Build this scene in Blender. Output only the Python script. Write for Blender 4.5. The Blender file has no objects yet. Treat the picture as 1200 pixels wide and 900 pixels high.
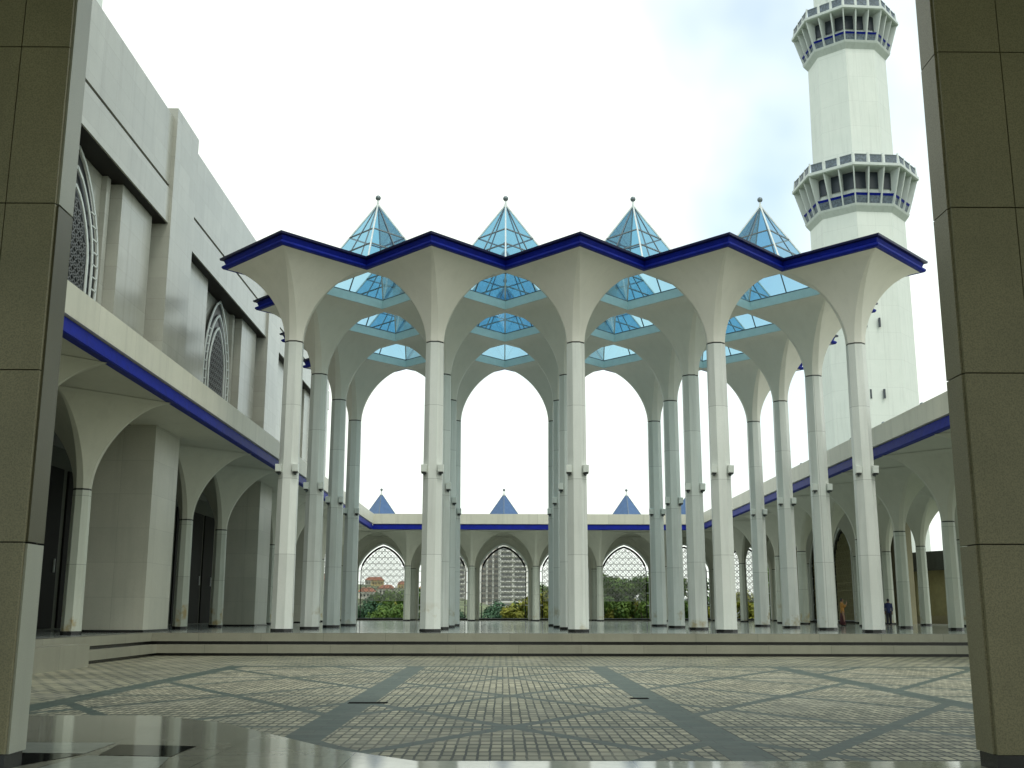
import bpy, math, random
from mathutils import Vector, Matrix
random.seed(7)
U = 6.0            # one bay of the canopy in metres
SY = 1.08          # bay length along the depth
col = bpy.context.scene.collection
scene = bpy.context.scene

# ------------------------------------------------------------------ materials
def newmat(name):
    m = bpy.data.materials.new(name); m.use_nodes = True
    nt = m.node_tree
    for n in list(nt.nodes): nt.nodes.remove(n)
    out = nt.nodes.new('ShaderNodeOutputMaterial')
    b = nt.nodes.new('ShaderNodeBsdfPrincipled')
    nt.links.new(b.outputs[0], out.inputs[0])
    return m, nt, b
def N(nt, t, **kw):
    n = nt.nodes.new(t)
    for k, v in kw.items():
        if k in n.inputs.keys(): n.inputs[k].default_value = v
        else: setattr(n, k, v)
    return n
def math_(nt, op, a, b=None, c=None):
    n = nt.nodes.new('ShaderNodeMath'); n.operation = op
    for i, x in enumerate((a, b, c)):
        if x is None: continue
        if isinstance(x, (int, float)): n.inputs[i].default_value = x
        else: nt.links.new(x, n.inputs[i])
    return n.outputs[0]
def mixc(nt, fac, a, b, blend='MIX'):
    n = nt.nodes.new('ShaderNodeMix'); n.data_type = 'RGBA'; n.blend_type = blend
    for sock, x in ((n.inputs[0], fac), (n.inputs[6], a), (n.inputs[7], b)):
        if hasattr(x, 'is_output'): nt.links.new(x, sock)
        elif isinstance(x, (int, float)): sock.default_value = x
        else: sock.default_value = (*x, 1)
    return n.outputs[2]
def wpos(nt):
    g = nt.nodes.new('ShaderNodeNewGeometry')
    s = nt.nodes.new('ShaderNodeSeparateXYZ'); nt.links.new(g.outputs['Position'], s.inputs[0])
    return g.outputs['Position'], s.outputs
def comb(nt, x, y, z=0.0):
    c = nt.nodes.new('ShaderNodeCombineXYZ')
    for i, v in enumerate((x, y, z)):
        if isinstance(v, (int, float)): c.inputs[i].default_value = v
        else: nt.links.new(v, c.inputs[i])
    return c.outputs[0]
def noise(nt, vec, scale, detail=4, rough=.6):
    n = nt.nodes.new('ShaderNodeTexNoise'); n.inputs['Scale'].default_value = scale
    n.inputs['Detail'].default_value = detail; n.inputs['Roughness'].default_value = rough
    if vec: nt.links.new(vec, n.inputs['Vector'])
    return n.outputs['Fac']
def ramp(nt, fac, stops):
    r = nt.nodes.new('ShaderNodeValToRGB'); nt.links.new(fac, r.inputs[0])
    el = r.color_ramp.elements
    while len(el) < len(stops): el.new(.5)
    for e, (p, c) in zip(el, stops):
        e.position = p; e.color = (c, c, c, 1) if isinstance(c, (int, float)) else (*c, 1)
    return r.outputs[0]

def stone(name, c1, c2, rough=.5, joint=None, jw=.012, jcol=.45, grain=40., streak=.25, mottle=.35, stain=None, bump=.15, spec=.4, pv=.06):
    """stone or painted concrete: mottling, rain streaks, slab joints (joint = width, height in m)"""
    m, nt, b = newmat(name)
    P, s = wpos(nt)
    n1 = noise(nt, P, .55, 5, .65)
    n2 = noise(nt, P, grain, 2, .5)
    st = noise(nt, comb(nt, math_(nt, 'MULTIPLY', s[0], 1.6), math_(nt, 'MULTIPLY', s[1], 1.6), math_(nt, 'MULTIPLY', s[2], .12)), 1.6, 4, .6)
    f = ramp(nt, n1, [(.3, 0.), (.7, 1.)])
    c = mixc(nt, math_(nt, 'MULTIPLY', f, 1.0), c1, c2)
    dark = tuple(x * (1 - mottle) for x in c1)
    c = mixc(nt, math_(nt, 'MULTIPLY', ramp(nt, n2, [(.35, 1.), (.6, 0.)]), .5), c, dark)
    c = mixc(nt, math_(nt, 'MULTIPLY', ramp(nt, st, [(.5, 0.), (.75, 1.)]), streak), c, tuple(x * .55 for x in c1))
    h = n2
    if joint:
        br = nt.nodes.new('ShaderNodeTexBrick')
        br.offset = 0.0; br.squash = 1.0
        nt.links.new(comb(nt, math_(nt, 'ADD', s[0], s[1]), s[2]), br.inputs['Vector'])
        br.inputs['Scale'].default_value = 1
        br.inputs['Brick Width'].default_value = joint[0]; br.inputs['Row Height'].default_value = joint[1]
        br.inputs['Mortar Size'].default_value = jw; br.inputs['Mortar Smooth'].default_value = .2
        br.inputs['Color1'].default_value = (1-pv, 1-pv, 1-pv, 1); br.inputs['Color2'].default_value = (1+pv, 1+pv, 1+pv, 1)
        br.inputs['Mortar'].default_value = (1, 1, 1, 1)
        c = mixc(nt, 1.0, c, br.outputs['Color'], 'MULTIPLY')
        c = mixc(nt, math_(nt, 'MULTIPLY', br.outputs['Fac'], 1 - jcol), c, (.03, .03, .025))
        h = math_(nt, 'SUBTRACT', math_(nt, 'MULTIPLY', n2, .3), br.outputs['Fac'])
    if stain:   # brown rust / damp near the foot of the columns: shape of its own
        zz = math_(nt, 'SUBTRACT', 1.0, math_(nt, 'DIVIDE', s[2], stain[1])); 
        sn = noise(nt, P, .9, 4, .7)
        k = math_(nt, 'MULTIPLY', ramp(nt, sn, [(.56, 0.), (.68, 1.)]), ramp(nt, zz, [(0., 0.), (.4, 1.)]))
        c = mixc(nt, math_(nt, 'MULTIPLY', k, .8), c, stain[0])
    nt.links.new(c, b.inputs['Base Color'])
    b.inputs['Roughness'].default_value = rough
    b.inputs['Specular IOR Level'].default_value = spec
    bp = nt.nodes.new('ShaderNodeBump'); bp.inputs['Strength'].default_value = bump; bp.inputs['Distance'].default_value = .01
    nt.links.new(h, bp.inputs['Height']); nt.links.new(bp.outputs[0], b.inputs['Normal'])
    return m
def plain(name, c, rough=.5, metal=0., spec=.5, var=.12, scale=3.):
    m, nt, b = newmat(name)
    P, s = wpos(nt)
    n = noise(nt, P, scale, 4, .6)
    cc = mixc(nt, ramp(nt, n, [(.3, 0.), (.7, 1.)]), tuple(x * (1 - var) for x in c), tuple(min(1, x * (1 + var)) for x in c))
    nt.links.new(cc, b.inputs['Base Color'])
    b.inputs['Roughness'].default_value = rough; b.inputs['Metallic'].default_value = metal
    b.inputs['Specular IOR Level'].default_value = spec
    return m
M = {}
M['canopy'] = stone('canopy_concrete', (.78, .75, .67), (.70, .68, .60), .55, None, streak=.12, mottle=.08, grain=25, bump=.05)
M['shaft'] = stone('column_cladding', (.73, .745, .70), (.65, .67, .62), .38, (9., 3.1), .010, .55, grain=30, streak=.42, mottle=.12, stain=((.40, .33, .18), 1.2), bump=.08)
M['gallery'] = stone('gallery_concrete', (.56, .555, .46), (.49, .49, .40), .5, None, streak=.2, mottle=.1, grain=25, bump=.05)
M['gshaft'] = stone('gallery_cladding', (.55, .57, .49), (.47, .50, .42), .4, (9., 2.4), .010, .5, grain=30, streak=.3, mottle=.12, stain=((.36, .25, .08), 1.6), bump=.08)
M['hall'] = stone('hall_stone', (.41, .41, .36), (.34, .345, .30), .22, (1.5, .9), .007, .72, grain=18, streak=.3, mottle=.15, bump=.06, spec=.5)
M['hall_lower'] = stone('hall_pier_stone', (.52, .51, .43), (.44, .44, .37), .35, (2.0, 1.35), .007, .7, grain=18, streak=.25, mottle=.15, bump=.08)
M['hallwall'] = stone('hall_wall_shaded', (.11, .115, .085), (.085, .09, .07), .5, (1.6, 1.35), .012, .5, grain=18, streak=.3, mottle=.15)  # darker copy of the hall stone, with the gallery's shade in its colour
M['olive'] = stone('olive_granite', (.33, .295, .18), (.25, .23, .14), .4, None, grain=60, streak=.2, mottle=.65, bump=.12)
M['lit_pillar'] = stone('lit_pillar_granite', (.50, .50, .42), (.44, .45, .38), .28, None, grain=60, streak=.2, mottle=.2, bump=.06)  # paler granite copy; light on the side face is put into its colour
M['dark_panel'] = stone('dark_pillar_panel', (.14, .13, .075), (.11, .10, .06), .35, None, grain=60, streak=.2, mottle=.3)
M['parapet'] = stone('parapet_stone', (.66, .64, .53), (.58, .57, .47), .4, (3.24, 4.), .008, .6, grain=20, streak=.35, mottle=.12, bump=.05)
M['blue'] = plain('blue_enamel', (.003, .012, .22), .55, 0, .15, .2)
M['blueedge'] = plain('dark_blue_edge', (.006, .008, .05), .35, 0, .5, .2)
M['black'] = plain('black_granite', (.012, .012, .012), .25)
M['collar'] = plain('collar_groove', (.03, .03, .028), .6)
M['white'] = plain('white_paint', (.74, .77, .72), .4, var=.06)
M['curb'] = plain('skylight_curb', (.62, .74, .72), .5, var=.05)
M['alu'] = plain('grey_aluminium', (.16, .19, .20), .4, .6)
M['alulight'] = plain('light_aluminium', (.62, .66, .64), .35, .3)
M['bronze'] = plain('bronze_dark', (.012, .011, .009), .6, 0, .2)
M['dirty'] = stone('step_stone', (.31, .30, .235), (.24, .24, .185), .35, (2.4, 5.), .008, .5, grain=30, streak=.3, mottle=.2, bump=.08)
M['minaret'] = stone('minaret_panels', (.78, .81, .76), (.72, .76, .71), .5, (2.6, 3.6), .02, .84, pv=.015, grain=8, streak=.22, mottle=.05, bump=.03)
M['minwhite'] = stone('minaret_trim', (.66, .70, .67), (.56, .60, .58), .5, None, grain=8, streak=.3, mottle=.1)
M['mindark'] = plain('minaret_recess', (.035, .045, .06), .3)
M['slot'] = plain('drain_black', (.006, .006, .006), .9, 0, .05)
M['balus'] = plain('balustrade_grille', (.13, .16, .20), .4, var=.5, scale=4.)
M['lattice'] = plain('lattice_grey', (.30, .32, .32), .5)
M['latticed'] = plain('window_lattice_grey', (.11, .115, .115), .5)
M['lattice_brown'] = plain('lattice_brown', (.26, .24, .12), .6)
M['screenlat'] = plain('screen_lattice', (.42, .42, .38), .5)
M['bluepyr'] = plain('blue_roof_panels', (.08, .15, .30), .3, .2)
M['darkroof'] = plain('dark_roof', (.03, .035, .028), .6)
M['bark'] = plain('bark', (.10, .075, .05), .8)
M['hill'] = plain('distant_hillside', (.17, .19, .18), .9, var=.35, scale=.02)
M['slope'] = plain('hillside_gardens', (.11, .13, .06), .9, var=.6, scale=.12)
M['ground'] = plain('outer_grass_ground', (.07, .10, .045), .9, var=.4, scale=.1)

def glassmat(name, tint, gl, rough=.03):
    m, nt, b = newmat(name); nt.nodes.remove(b)
    out = nt.nodes['Material Output']
    t = N(nt, 'ShaderNodeBsdfTransparent'); t.inputs[0].default_value = (*tint, 1)
    g = N(nt, 'ShaderNodeBsdfGlossy'); g.inputs['Roughness'].default_value = rough; g.inputs[0].default_value = (.75, .9, 1, 1)
    lw = N(nt, 'ShaderNodeLayerWeight', Blend=.25)
    mx = N(nt, 'ShaderNodeMixShader')
    nt.links.new(math_(nt, 'ADD', math_(nt, 'MULTIPLY', lw.outputs['Fresnel'], .6), gl), mx.inputs[0])
    nt.links.new(t.outputs[0], mx.inputs[1]); nt.links.new(g.outputs[0], mx.inputs[2])
    nt.links.new(mx.outputs[0], out.inputs[0])
    return m
M['glass'] = glassmat('blue_tinted_glass', (.40, .64, .76), .08)
M['winglass'] = plain('dark_window_glass', (.012, .014, .016), .35, 0, .25)

def leafmat(name, a, b_):
    m, nt, b = newmat(name)
    oi = N(nt, 'ShaderNodeObjectInfo'); P, s = wpos(nt)
    n = noise(nt, P, .9, 3, .7)
    nt.links.new(mixc(nt, ramp(nt, n, [(.35, 0.), (.65, 1.)]), a, b_), b.inputs['Base Color'])
    b.inputs['Roughness'].default_value = .6
    b.inputs['Specular IOR Level'].default_value = .25
    return m
M['leaf'] = leafmat('leaf_green', (.05, .115, .025), (.16, .25, .045))
M['leafy'] = leafmat('leaf_yellow', (.16, .19, .03), (.34, .33, .05))
M['leafb'] = leafmat('leaf_bluegreen', (.04, .10, .05), (.09, .17, .09))

# courtyard cobbles with the strapwork of smooth bands
def courtmat():
    m, nt, b = newmat('courtyard_cobbles')
    P, s = wpos(nt)
    X = math_(nt, 'DIVIDE', s[0], U); Y = math_(nt, 'DIVIDE', s[1], U)
    wrap = lambda v, per: math_(nt, 'WRAP', v, -per / 2, per / 2)
    # wobble so that the lines are not ruler straight
    PX, PY = .925, 1.02
    xf = math_(nt, 'ABSOLUTE', wrap2(nt, math_(nt, 'ADD', X, .49), PX))
    yb = math_(nt, 'ADD', Y, 4.77)
    lt = lambda v, w: math_(nt, 'LESS_THAN', v, w)
    vb = math_(nt, 'GREATER_THAN', xf, PX / 2 - .047)
    hb = lt(math_(nt, 'ABSOLUTE', wrap2(nt, yb, PY)), .018)
    sl = 1.5 * PY / PX
    d1 = lt(math_(nt, 'ABSOLUTE', wrap2(nt, math_(nt, 'SUBTRACT', yb, math_(nt, 'MULTIPLY', xf, sl)), PY)), .040)
    d2 = lt(math_(nt, 'ABSOLUTE', wrap2(nt, math_(nt, 'ADD', yb, math_(nt, 'MULTIPLY', xf, sl)), PY)), .040)
    # the slimmer straps only where they stand away from the border
    inn = math_(nt, 'MULTIPLY', math_(nt, 'LESS_THAN', Y, -1.72), math_(nt, 'GREATER_THAN', X, -1.93))
    pat = math_(nt, 'MAXIMUM', math_(nt, 'MAXIMUM', vb, hb), math_(nt, 'MAXIMUM', d1, d2))
    pat = math_(nt, 'MULTIPLY', pat, inn)
    edge = math_(nt, 'MULTIPLY', lt(math_(nt, 'ABSOLUTE', math_(nt, 'ADD', Y, 1.74)), .05), math_(nt, 'GREATER_THAN', X, -1.93))
    pat = math_(nt, 'MAXIMUM', pat, edge)
    br = nt.nodes.new('ShaderNodeTexBrick'); br.offset = 0; br.squash = 1
    warp = N(nt, 'ShaderNodeTexNoise', Scale=3.0); nt.links.new(P, warp.inputs['Vector'])
    wv = N(nt, 'ShaderNodeVectorMath', operation='MULTIPLY_ADD')
    nt.links.new(warp.outputs['Color'], wv.inputs[0]); wv.inputs[1].default_value = (.035, .035, 0); nt.links.new(P, wv.inputs[2])
    sv = N(nt, 'ShaderNodeVectorMath', operation='MULTIPLY'); nt.links.new(wv.outputs[0], sv.inputs[0]); sv.inputs[1].default_value = (1, .36, 1)
    nt.links.new(sv.outputs[0], br.inputs['Vector'])
    br.inputs['Scale'].default_value = 1
    for k, v in (('Brick Width', .145), ('Row Height', .135), ('Mortar Size', .018), ('Mortar Smooth', .3)): br.inputs[k].default_value = v
    br.inputs['Color1'].default_value = (.56, .51, .35, 1); br.inputs['Color2'].default_value = (.27, .26, .18, 1)
    br.inputs['Mortar'].default_value = (.05, .055, .038, 1)
    nb = noise(nt, P, .35, 5, .7)
    big = ramp(nt, nb, [(.3, .72), (.7, 1.08)])
    cob = mixc(nt, 1., br.outputs['Color'], big, 'MULTIPLY')
    # border planks along the steps: larger slabs with darker rows
    b2 = nt.nodes.new('ShaderNodeTexBrick'); b2.offset = .5; nt.links.new(P, b2.inputs['Vector'])
    b2.inputs['Scale'].default_value = 1
    for k, v in (('Brick Width', .42), ('Row Height', .42), ('Mortar Size', .045), ('Mortar Smooth', .2)): b2.inputs[k].default_value = v
    b2.inputs['Color1'].default_value = (.36, .34, .22, 1); b2.inputs['Color2'].default_value = (.24, .23, .16, 1)
    b2.inputs['Mortar'].default_value = (.055, .065, .055, 1)
    inall = math_(nt, 'MULTIPLY', math_(nt, 'LESS_THAN', Y, -1.72), math_(nt, 'GREATER_THAN', X, -1.93))
    base = mixc(nt, inall, mixc(nt, 1., b2.outputs['Color'], big, 'MULTIPLY'), cob)
    # smooth strap tiles
    b3 = nt.nodes.new('ShaderNodeTexBrick'); b3.offset = .5; nt.links.new(P, b3.inputs['Vector'])
    b3.inputs['Scale'].default_value = 1
    for k, v in (('Brick Width', .6), ('Row Height', .3), ('Mortar Size', .012)): b3.inputs[k].default_value = v
    b3.inputs['Color1'].default_value = (.05, .08, .062, 1); b3.inputs['Color2'].default_value = (.085, .11, .085, 1)
    b3.inputs['Mortar'].default_value = (.05, .06, .05, 1)
    fin = noise(nt, P, 5., 5, .7)
    strap = mixc(nt, 1., b3.outputs['Color'], ramp(nt, fin, [(.3, .75), (.7, 1.15)]), 'MULTIPLY')
    c = mixc(nt, pat, base, strap)
    # damp dirt patches
    dn = noise(nt, P, 1.1, 6, .75)
    c = mixc(nt, math_(nt, 'MULTIPLY', ramp(nt, dn, [(.50, 0.), (.68, 1.)]), .55), c, (.07, .08, .055))
    dl = noise(nt, P, .5, 5, .7)
    c = mixc(nt, math_(nt, 'MULTIPLY', ramp(nt, dl, [(.50, 0.), (.66, 1.)]), math_(nt, 'MULTIPLY', math_(nt, 'SUBTRACT', 1., pat), .4)), c, (.42, .39, .29))
    nt.links.new(c, b.inputs['Base Color'])
    nt.links.new(math_(nt, 'SUBTRACT', .62, math_(nt, 'MULTIPLY', pat, .08)), b.inputs['Roughness'])
    hh = math_(nt, 'MULTIPLY', math_(nt, 'SUBTRACT', 1., br.outputs['Fac']), math_(nt, 'SUBTRACT', 1., pat))
    bp = nt.nodes.new('ShaderNodeBump'); bp.inputs['Strength'].default_value = .5; bp.inputs['Distance'].default_value = .02
    nt.links.new(hh, bp.inputs['Height']); nt.links.new(bp.outputs[0], b.inputs['Normal'])
    return m
def wrap2(nt, v, per):
    n = nt.nodes.new('ShaderNodeMath'); n.operation = 'WRAP'
    nt.links.new(v, n.inputs[0]); n.inputs[1].default_value = per / 2; n.inputs[2].default_value = -per / 2
    return n.outputs[0]
M['court'] = courtmat()

def marblemat(name, c1, c2, rough=.06, tile=None, jc=(.1, .1, .09), spec=.6):
    m, nt, b = newmat(name)
    P, s = wpos(nt)
    n1 = noise(nt, P, .8, 7, .7); n2 = noise(nt, P, 6., 6, .7)
    c = mixc(nt, ramp(nt, n1, [(.35, 0.), (.65, 1.)]), c1, c2)
    c = mixc(nt, math_(nt, 'MULTIPLY', ramp(nt, n2, [(.45, 0.), (.7, 1.)]), .35), c, tuple(x * .6 for x in c1))
    h = n1
    if tile:
        br = nt.nodes.new('ShaderNodeTexBrick'); br.offset = 0; nt.links.new(P, br.inputs['Vector'])
        br.inputs['Scale'].default_value = 1
        for k, v in (('Brick Width', tile), ('Row Height', tile), ('Mortar Size', .006)): br.inputs[k].default_value = v
        br.inputs['Color1'].default_value = (.93, .93, .93, 1); br.inputs['Color2'].default_value = (1.05, 1.05, 1.05, 1)
        c = mixc(nt, 1., c, br.outputs['Color'], 'MULTIPLY')
        c = mixc(nt, br.outputs['Fac'], c, jc)
    nt.links.new(c, b.inputs['Base Color'])
    nt.links.new(math_(nt, 'ADD', rough, math_(nt, 'MULTIPLY', n2, .07)), b.inputs['Roughness'])
    b.inputs['Specular IOR Level'].default_value = spec
    bp = nt.nodes.new('ShaderNodeBump'); bp.inputs['Strength'].default_value = .04; bp.inputs['Distance'].default_value = .01
    nt.links.new(n1, bp.inputs['Height']); nt.links.new(bp.outputs[0], b.inputs['Normal'])
    return m
M['plinthfloor'] = marblemat('polished_plinth_floor', (.37, .41, .38), (.45, .48, .45), .07, 1.2)
M['marble'] = marblemat('polished_grey_marble', (.40, .39, .30), (.50, .48, .38), .05, 1.6)
M['marblew'] = marblemat('polished_pale_marble', (.56, .58, .50), (.48, .50, .43), .05, spec=.35)
M['marbleb'] = marblemat('polished_black_marble', (.008, .009, .009), (.014, .015, .014), .04, spec=.25)

# ------------------------------------------------------------------ mesh helpers (coordinates in bays, scaled by U)
class MB:
    def __init__(s): s.v = []; s.f = []; s.sm = []; s.sharp = set()
    def add(s, vs, fs, smooth=False):
        o = len(s.v); s.v += [tuple(v) for v in vs]
        s.f += [tuple(i + o for i in f) for f in fs]; s.sm += [smooth] * len(fs)
        return o
    def box(s, x0, x1, y0, y1, z0, z1):
        s.add([(x0,y0,z0),(x1,y0,z0),(x1,y1,z0),(x0,y1,z0),(x0,y0,z1),(x1,y0,z1),(x1,y1,z1),(x0,y1,z1)],
              [(0,3,2,1),(4,5,6,7),(0,1,5,4),(1,2,6,5),(2,3,7,6),(3,0,4,7)])
    def quad(s, a, b, c, d): s.add([a, b, c, d], [(0, 1, 2, 3)])
    def ring(s, rings, cap0=False, cap1=False, smooth=False, sharpcols=False):
        n = len(rings[0]); o = len(s.v)
        vs = [p for r in rings for p in r]; fs = []
        for k in range(len(rings) - 1):
            for i in range(n):
                j = (i + 1) % n
                fs.append((k*n+i, k*n+j, (k+1)*n+j, (k+1)*n+i))
                if sharpcols: s.sharp.add((o+k*n+i, o+(k+1)*n+i))
        s.add(vs, fs, smooth)
        if cap0: s.f.append(tuple(o + i for i in reversed(range(n)))); s.sm.append(False)
        if cap1: s.f.append(tuple(o + (len(rings)-1)*n + i for i in range(n))); s.sm.append(False)
    def prism(s, cx, cy, r0, z0, r1, z1, n=8, rot=22.5, cap=True, sy=1.0, smooth=False):
        A = [math.radians(rot + 360*i/n) for i in range(n)]
        s.ring([[(cx+r0*math.cos(a), cy+r0*sy*math.sin(a), z0) for a in A], [(cx+r1*math.cos(a), cy+r1*sy*math.sin(a), z1) for a in A]], cap, cap, smooth)
    def bar(s, a, b, w, d=None):
        a = Vector(a); b = Vector(b); d = d or w
        t = (b - a); 
        if t.length < 1e-9: return
        t.normalize()
        up = Vector((0,0,1)) if abs(t.z) < .95 else Vector((0,1,0))
        x = t.cross(up).normalized(); y = x.cross(t).normalized()
        R = lambda p: [p + x*w/2*i + y*d/2*j for i, j in ((-1,-1),(1,-1),(1,1),(-1,1))]
        s.ring([R(a), R(b)], True, True)
    def sphere(s, c, r, n=12, m=8, sz=1.0):
        c = Vector(c); rings = []
        for k in range(1, m):
            ph = math.pi*k/m
            rings.append([(c.x+r*math.sin(ph)*math.cos(2*math.pi*i/n), c.y+r*math.sin(ph)*math.sin(2*math.pi*i/n), c.z-r*sz*math.cos(ph)) for i in range(n)])
        s.ring(rings, True, True, True)
    def path(s, pts, sec, closed=False):
        """sweep section [(offset outwards, z)] along plan path; outward = right of travel"""
        n = len(pts); rings = []
        for i in range(n):
            p = Vector(pts[i][:2])
            a = Vector(pts[i-1][:2]) if (i > 0 or closed) else None
            b = Vector(pts[(i+1) % n][:2]) if (i < n-1 or closed) else None
            d1 = (p-a).normalized() if a is not None else (b-p).normalized()
            d2 = (b-p).normalized() if b is not None else d1
            n1 = Vector((d1.y, -d1.x)); n2 = Vector((d2.y, -d2.x))
            mm = (n1+n2); mm = mm / max(.2, (1 + n1.dot(n2)))
            rings.append([(p.x+mm.x*o, p.y+mm.y*o, z) for o, z in sec])
        if closed: rings.append(rings[0])
        s.ring(rings, not closed, not closed)
    def build(s, name, mat, parent=None, root=(0,0,0)):
        me = bpy.data.meshes.new(name)
        r = root
        me.from_pydata([((v[0]-r[0])*U, (v[1]-r[1])*U, (v[2]-r[2])*U) for v in s.v], [], s.f)
        me.polygons.foreach_set('use_smooth', s.sm)
        if s.sharp:
            keys = {tuple(sorted(k)) for k in s.sharp}
            for e in me.edges:
                if tuple(sorted(e.vertices)) in keys: e.use_edge_sharp = True
        me.materials.append(M[mat] if isinstance(mat, str) else mat)
        me.update()
        o = bpy.data.objects.new(name, me); col.objects.link(o)
        if parent: o.parent = parent
        else: o.location = (r[0]*U, r[1]*U, r[2]*U)
        return o
def tag(o, label=None, cat=None, group=None, kind=None):
    if label: o['label'] = label
    if cat: o['category'] = cat
    if group: o['group'] = group
    if kind: o['kind'] = kind
    return o
def empty(name, loc, label, cat, group=None):
    o = bpy.data.objects.new(name, None); col.objects.link(o)
    o.location = (loc[0]*U, loc[1]*U, loc[2]*U); o.empty_display_size = .3
    return tag(o, label, cat, group)
def copy_tree(o, parent=None):
    c = o.copy(); col.objects.link(c); c.parent = parent
    for ch in list(o.children): copy_tree(ch, c)
    return c
def place(o, x, y, z=0., rz=0.):
    o.location = (x*U, y*U, z*U); o.rotation_euler = (0, 0, rz); return o
def struct(o): return tag(o, kind='structure')

# ------------------------------------------------------------------ mushroom column
def mushroom_mb(zc, zt, r0, hx, hy, n=22, xlo=None):
    mb = MB(); A = [math.radians(22.5 + 45*i) for i in range(8)]
    corners = [(hx, 0), (0, hy), (0, hy), (-hx, 0), (-hx, 0), (0, -hy), (0, -hy), (hx, 0)]
    rings = []
    for k in range(n + 1):
        t = k / n; t = 1 - (1 - t)**1.25
        w = 1 - (max(0, 1 - t**1.8))**.62 if t < 1 else 1.0
        z = zc + (zt - zc)*t
        ring = []
        for a, c in zip(A, corners):
            ax, ay = r0*math.cos(a), r0*math.sin(a)
            ring.append((ax + (c[0] - ax)*w, ay + (c[1] - ay)*w, z))
        # keep the doubled corners a hair apart
        ring = [(p[0]*(1-.0) , p[1], p[2]) for p in ring]
        q = []
        for i, p in enumerate(ring):
            a = A[i]; q.append((p[0] + .006*math.cos(a)*w*(0 if abs(corners[i][0]) > 0 else 1), p[1] + .006*math.sin(a)*w*(1 if abs(corners[i][0]) > 0 else 0), p[2]))
        rings.append(q)
    mb.ring(rings, False, True, True, sharpcols=True)
    return mb
def floodlights(root, z, r):
    for sx in (-1, 1):
        mb = MB()
        c = Vector((sx*r*.84, -r*.86, z))
        # housing: a small wedge box with hood, on a bracket arm
        x0, x1 = c.x - .019, c.x + .019
        mb.add([(x0,c.y-.022,z-.026),(x1,c.y-.022,z-.026),(x1,c.y+.022,z-.034),(x0,c.y+.022,z-.034),
                (x0,c.y-.030,z+.022),(x1,c.y-.030,z+.022),(x1,c.y+.026,z+.030),(x0,c.y+.026,z+.030)],
               [(0,3,2,1),(4,5,6,7),(0,1,5,4),(1,2,6,5),(2,3,7,6),(3,0,4,7)])
        fl = mb.build('floodlight', 'white', root)
        b = MB(); b.bar((sx*r*.7, -r*.5, z-.03), (c.x, c.y, z-.045), .012); b.bar((c.x, c.y, z-.045), (c.x, c.y, z-.02), .010)
        b.build('bracket', 'alu', fl)
        ln = MB(); ln.box(x0+.004, x1-.004, c.y-.024, c.y+.014, z-.0385, z-.031); ln.build('lens', 'black', fl)
def make_column(name, zc, zt, r, hx, hy, smat, cmat, lights=False):
    root = empty(name, (0,0,0), 'x', 'column')
    mb = MB(); mb.prism(0, 0, r, .022, r*.90, zc, 8); mb.build('shaft', smat, root)
    mb = MB(); mb.prism(0, 0, r*1.02, 0.0, r*1.02, .022, 8); mb.build('base_plinth', 'black', root)
    mb = MB(); mb.prism(0, 0, r*.86, zc, r*.86, zc+.010, 8); mb.build('collar_joint', 'collar', root)
    mb = mushroom_mb(zc+.010, zt, r*.90, hx, hy); mb.build('capital', cmat, root)
    if lights: floodlights(root, 1.105, r*.93)
    return root
ZC, ZT = 2.0, 2.548
rowname = ['front row', 'second row', 'third row', 'rear row']
colname = ['far left', 'second from left', 'middle', 'fourth from left', 'far right']
proto = make_column('canopy_column', ZC, ZT, .075, .5, .5*SY, 'shaft', 'canopy', True)
first = True
for j in range(4):
    for i in range(5):
        o = proto if first else copy_tree(proto); first = False
        place(o, i-2, j*SY)
        tag(o, 'tall white flared canopy column with floodlights, %s of the %s' % (colname[i], rowname[j]), 'column', 'tall white columns under the canopy')

# ------------------------------------------------------------------ canopy roof
roof = empty('canopy_roof', (0, 0, 0), 'zigzag edged canopy roof with blue trim resting on the tall white columns', 'roof')
pts = []
for i in range(5): pts += [(i-2.5, 0), (i-2, -.5*SY)]
pts.append((2.5, 0))
for j in range(3): pts += [(2, (j+.5)*SY), (2.5, (j+1)*SY)]
for i in range(5): pts += [(2-i, 3.5*SY), (1.5-i, 3*SY)]
for j in range(3): pts += [(-2, (2.5-j)*SY)] + ([(-2.5, (2-j)*SY)] if j < 2 else [])
mb = MB(); mb.path(pts, [(0,2.549),(.026,2.549),(.036,2.560),(.036,2.572),(.014,2.582),(.026,2.612),(-.012,2.612)], True); mb.build('blue_fascia', 'blue', roof)
mb = MB(); mb.path(pts, [(.020,2.6125),(.046,2.616),(.050,2.630),(-.012,2.630)], True); mb.build('roof_lip', 'blueedge', roof)
dia = lambda cx, cy, hx, hy, z: [(cx-hx,cy,z),(cx,cy-hy,z),(cx+hx,cy,z),(cx,cy+hy,z)]
mb = MB()
for j in range(4):
    for i in range(5):
        mb.add(dia(i-2, j*SY, .5, .5*SY, 2.612), [(0,1,2,3)])
for j in range(3):
    for i in range(4):
        a, b = dia(i-1.5, (j+.5)*SY, .5, .5*SY, 2.612), dia(i-1.5, (j+.5)*SY, .46, .46*SY, 2.612)
        mb.add(a+b, [(k, (k+1)%4, 4+(k+1)%4, 4+k) for k in range(4)])
mb.build('roof_deck', 'parapet', roof)
AP = .455
for j in range(3):
    for i in range(4):
        cx, cy = i-1.5, (j+.5)*SY
        mb = MB()
        a, b = dia(cx, cy, .5, .5*SY, 2.5475), dia(cx, cy, AP, AP*SY, 2.5475)
        mb.add(a+b, [(k, 4+k, 4+(k+1)%4, (k+1)%4) for k in range(4)])
        mb.build('ceiling_panel', 'canopy', roof)
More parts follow.
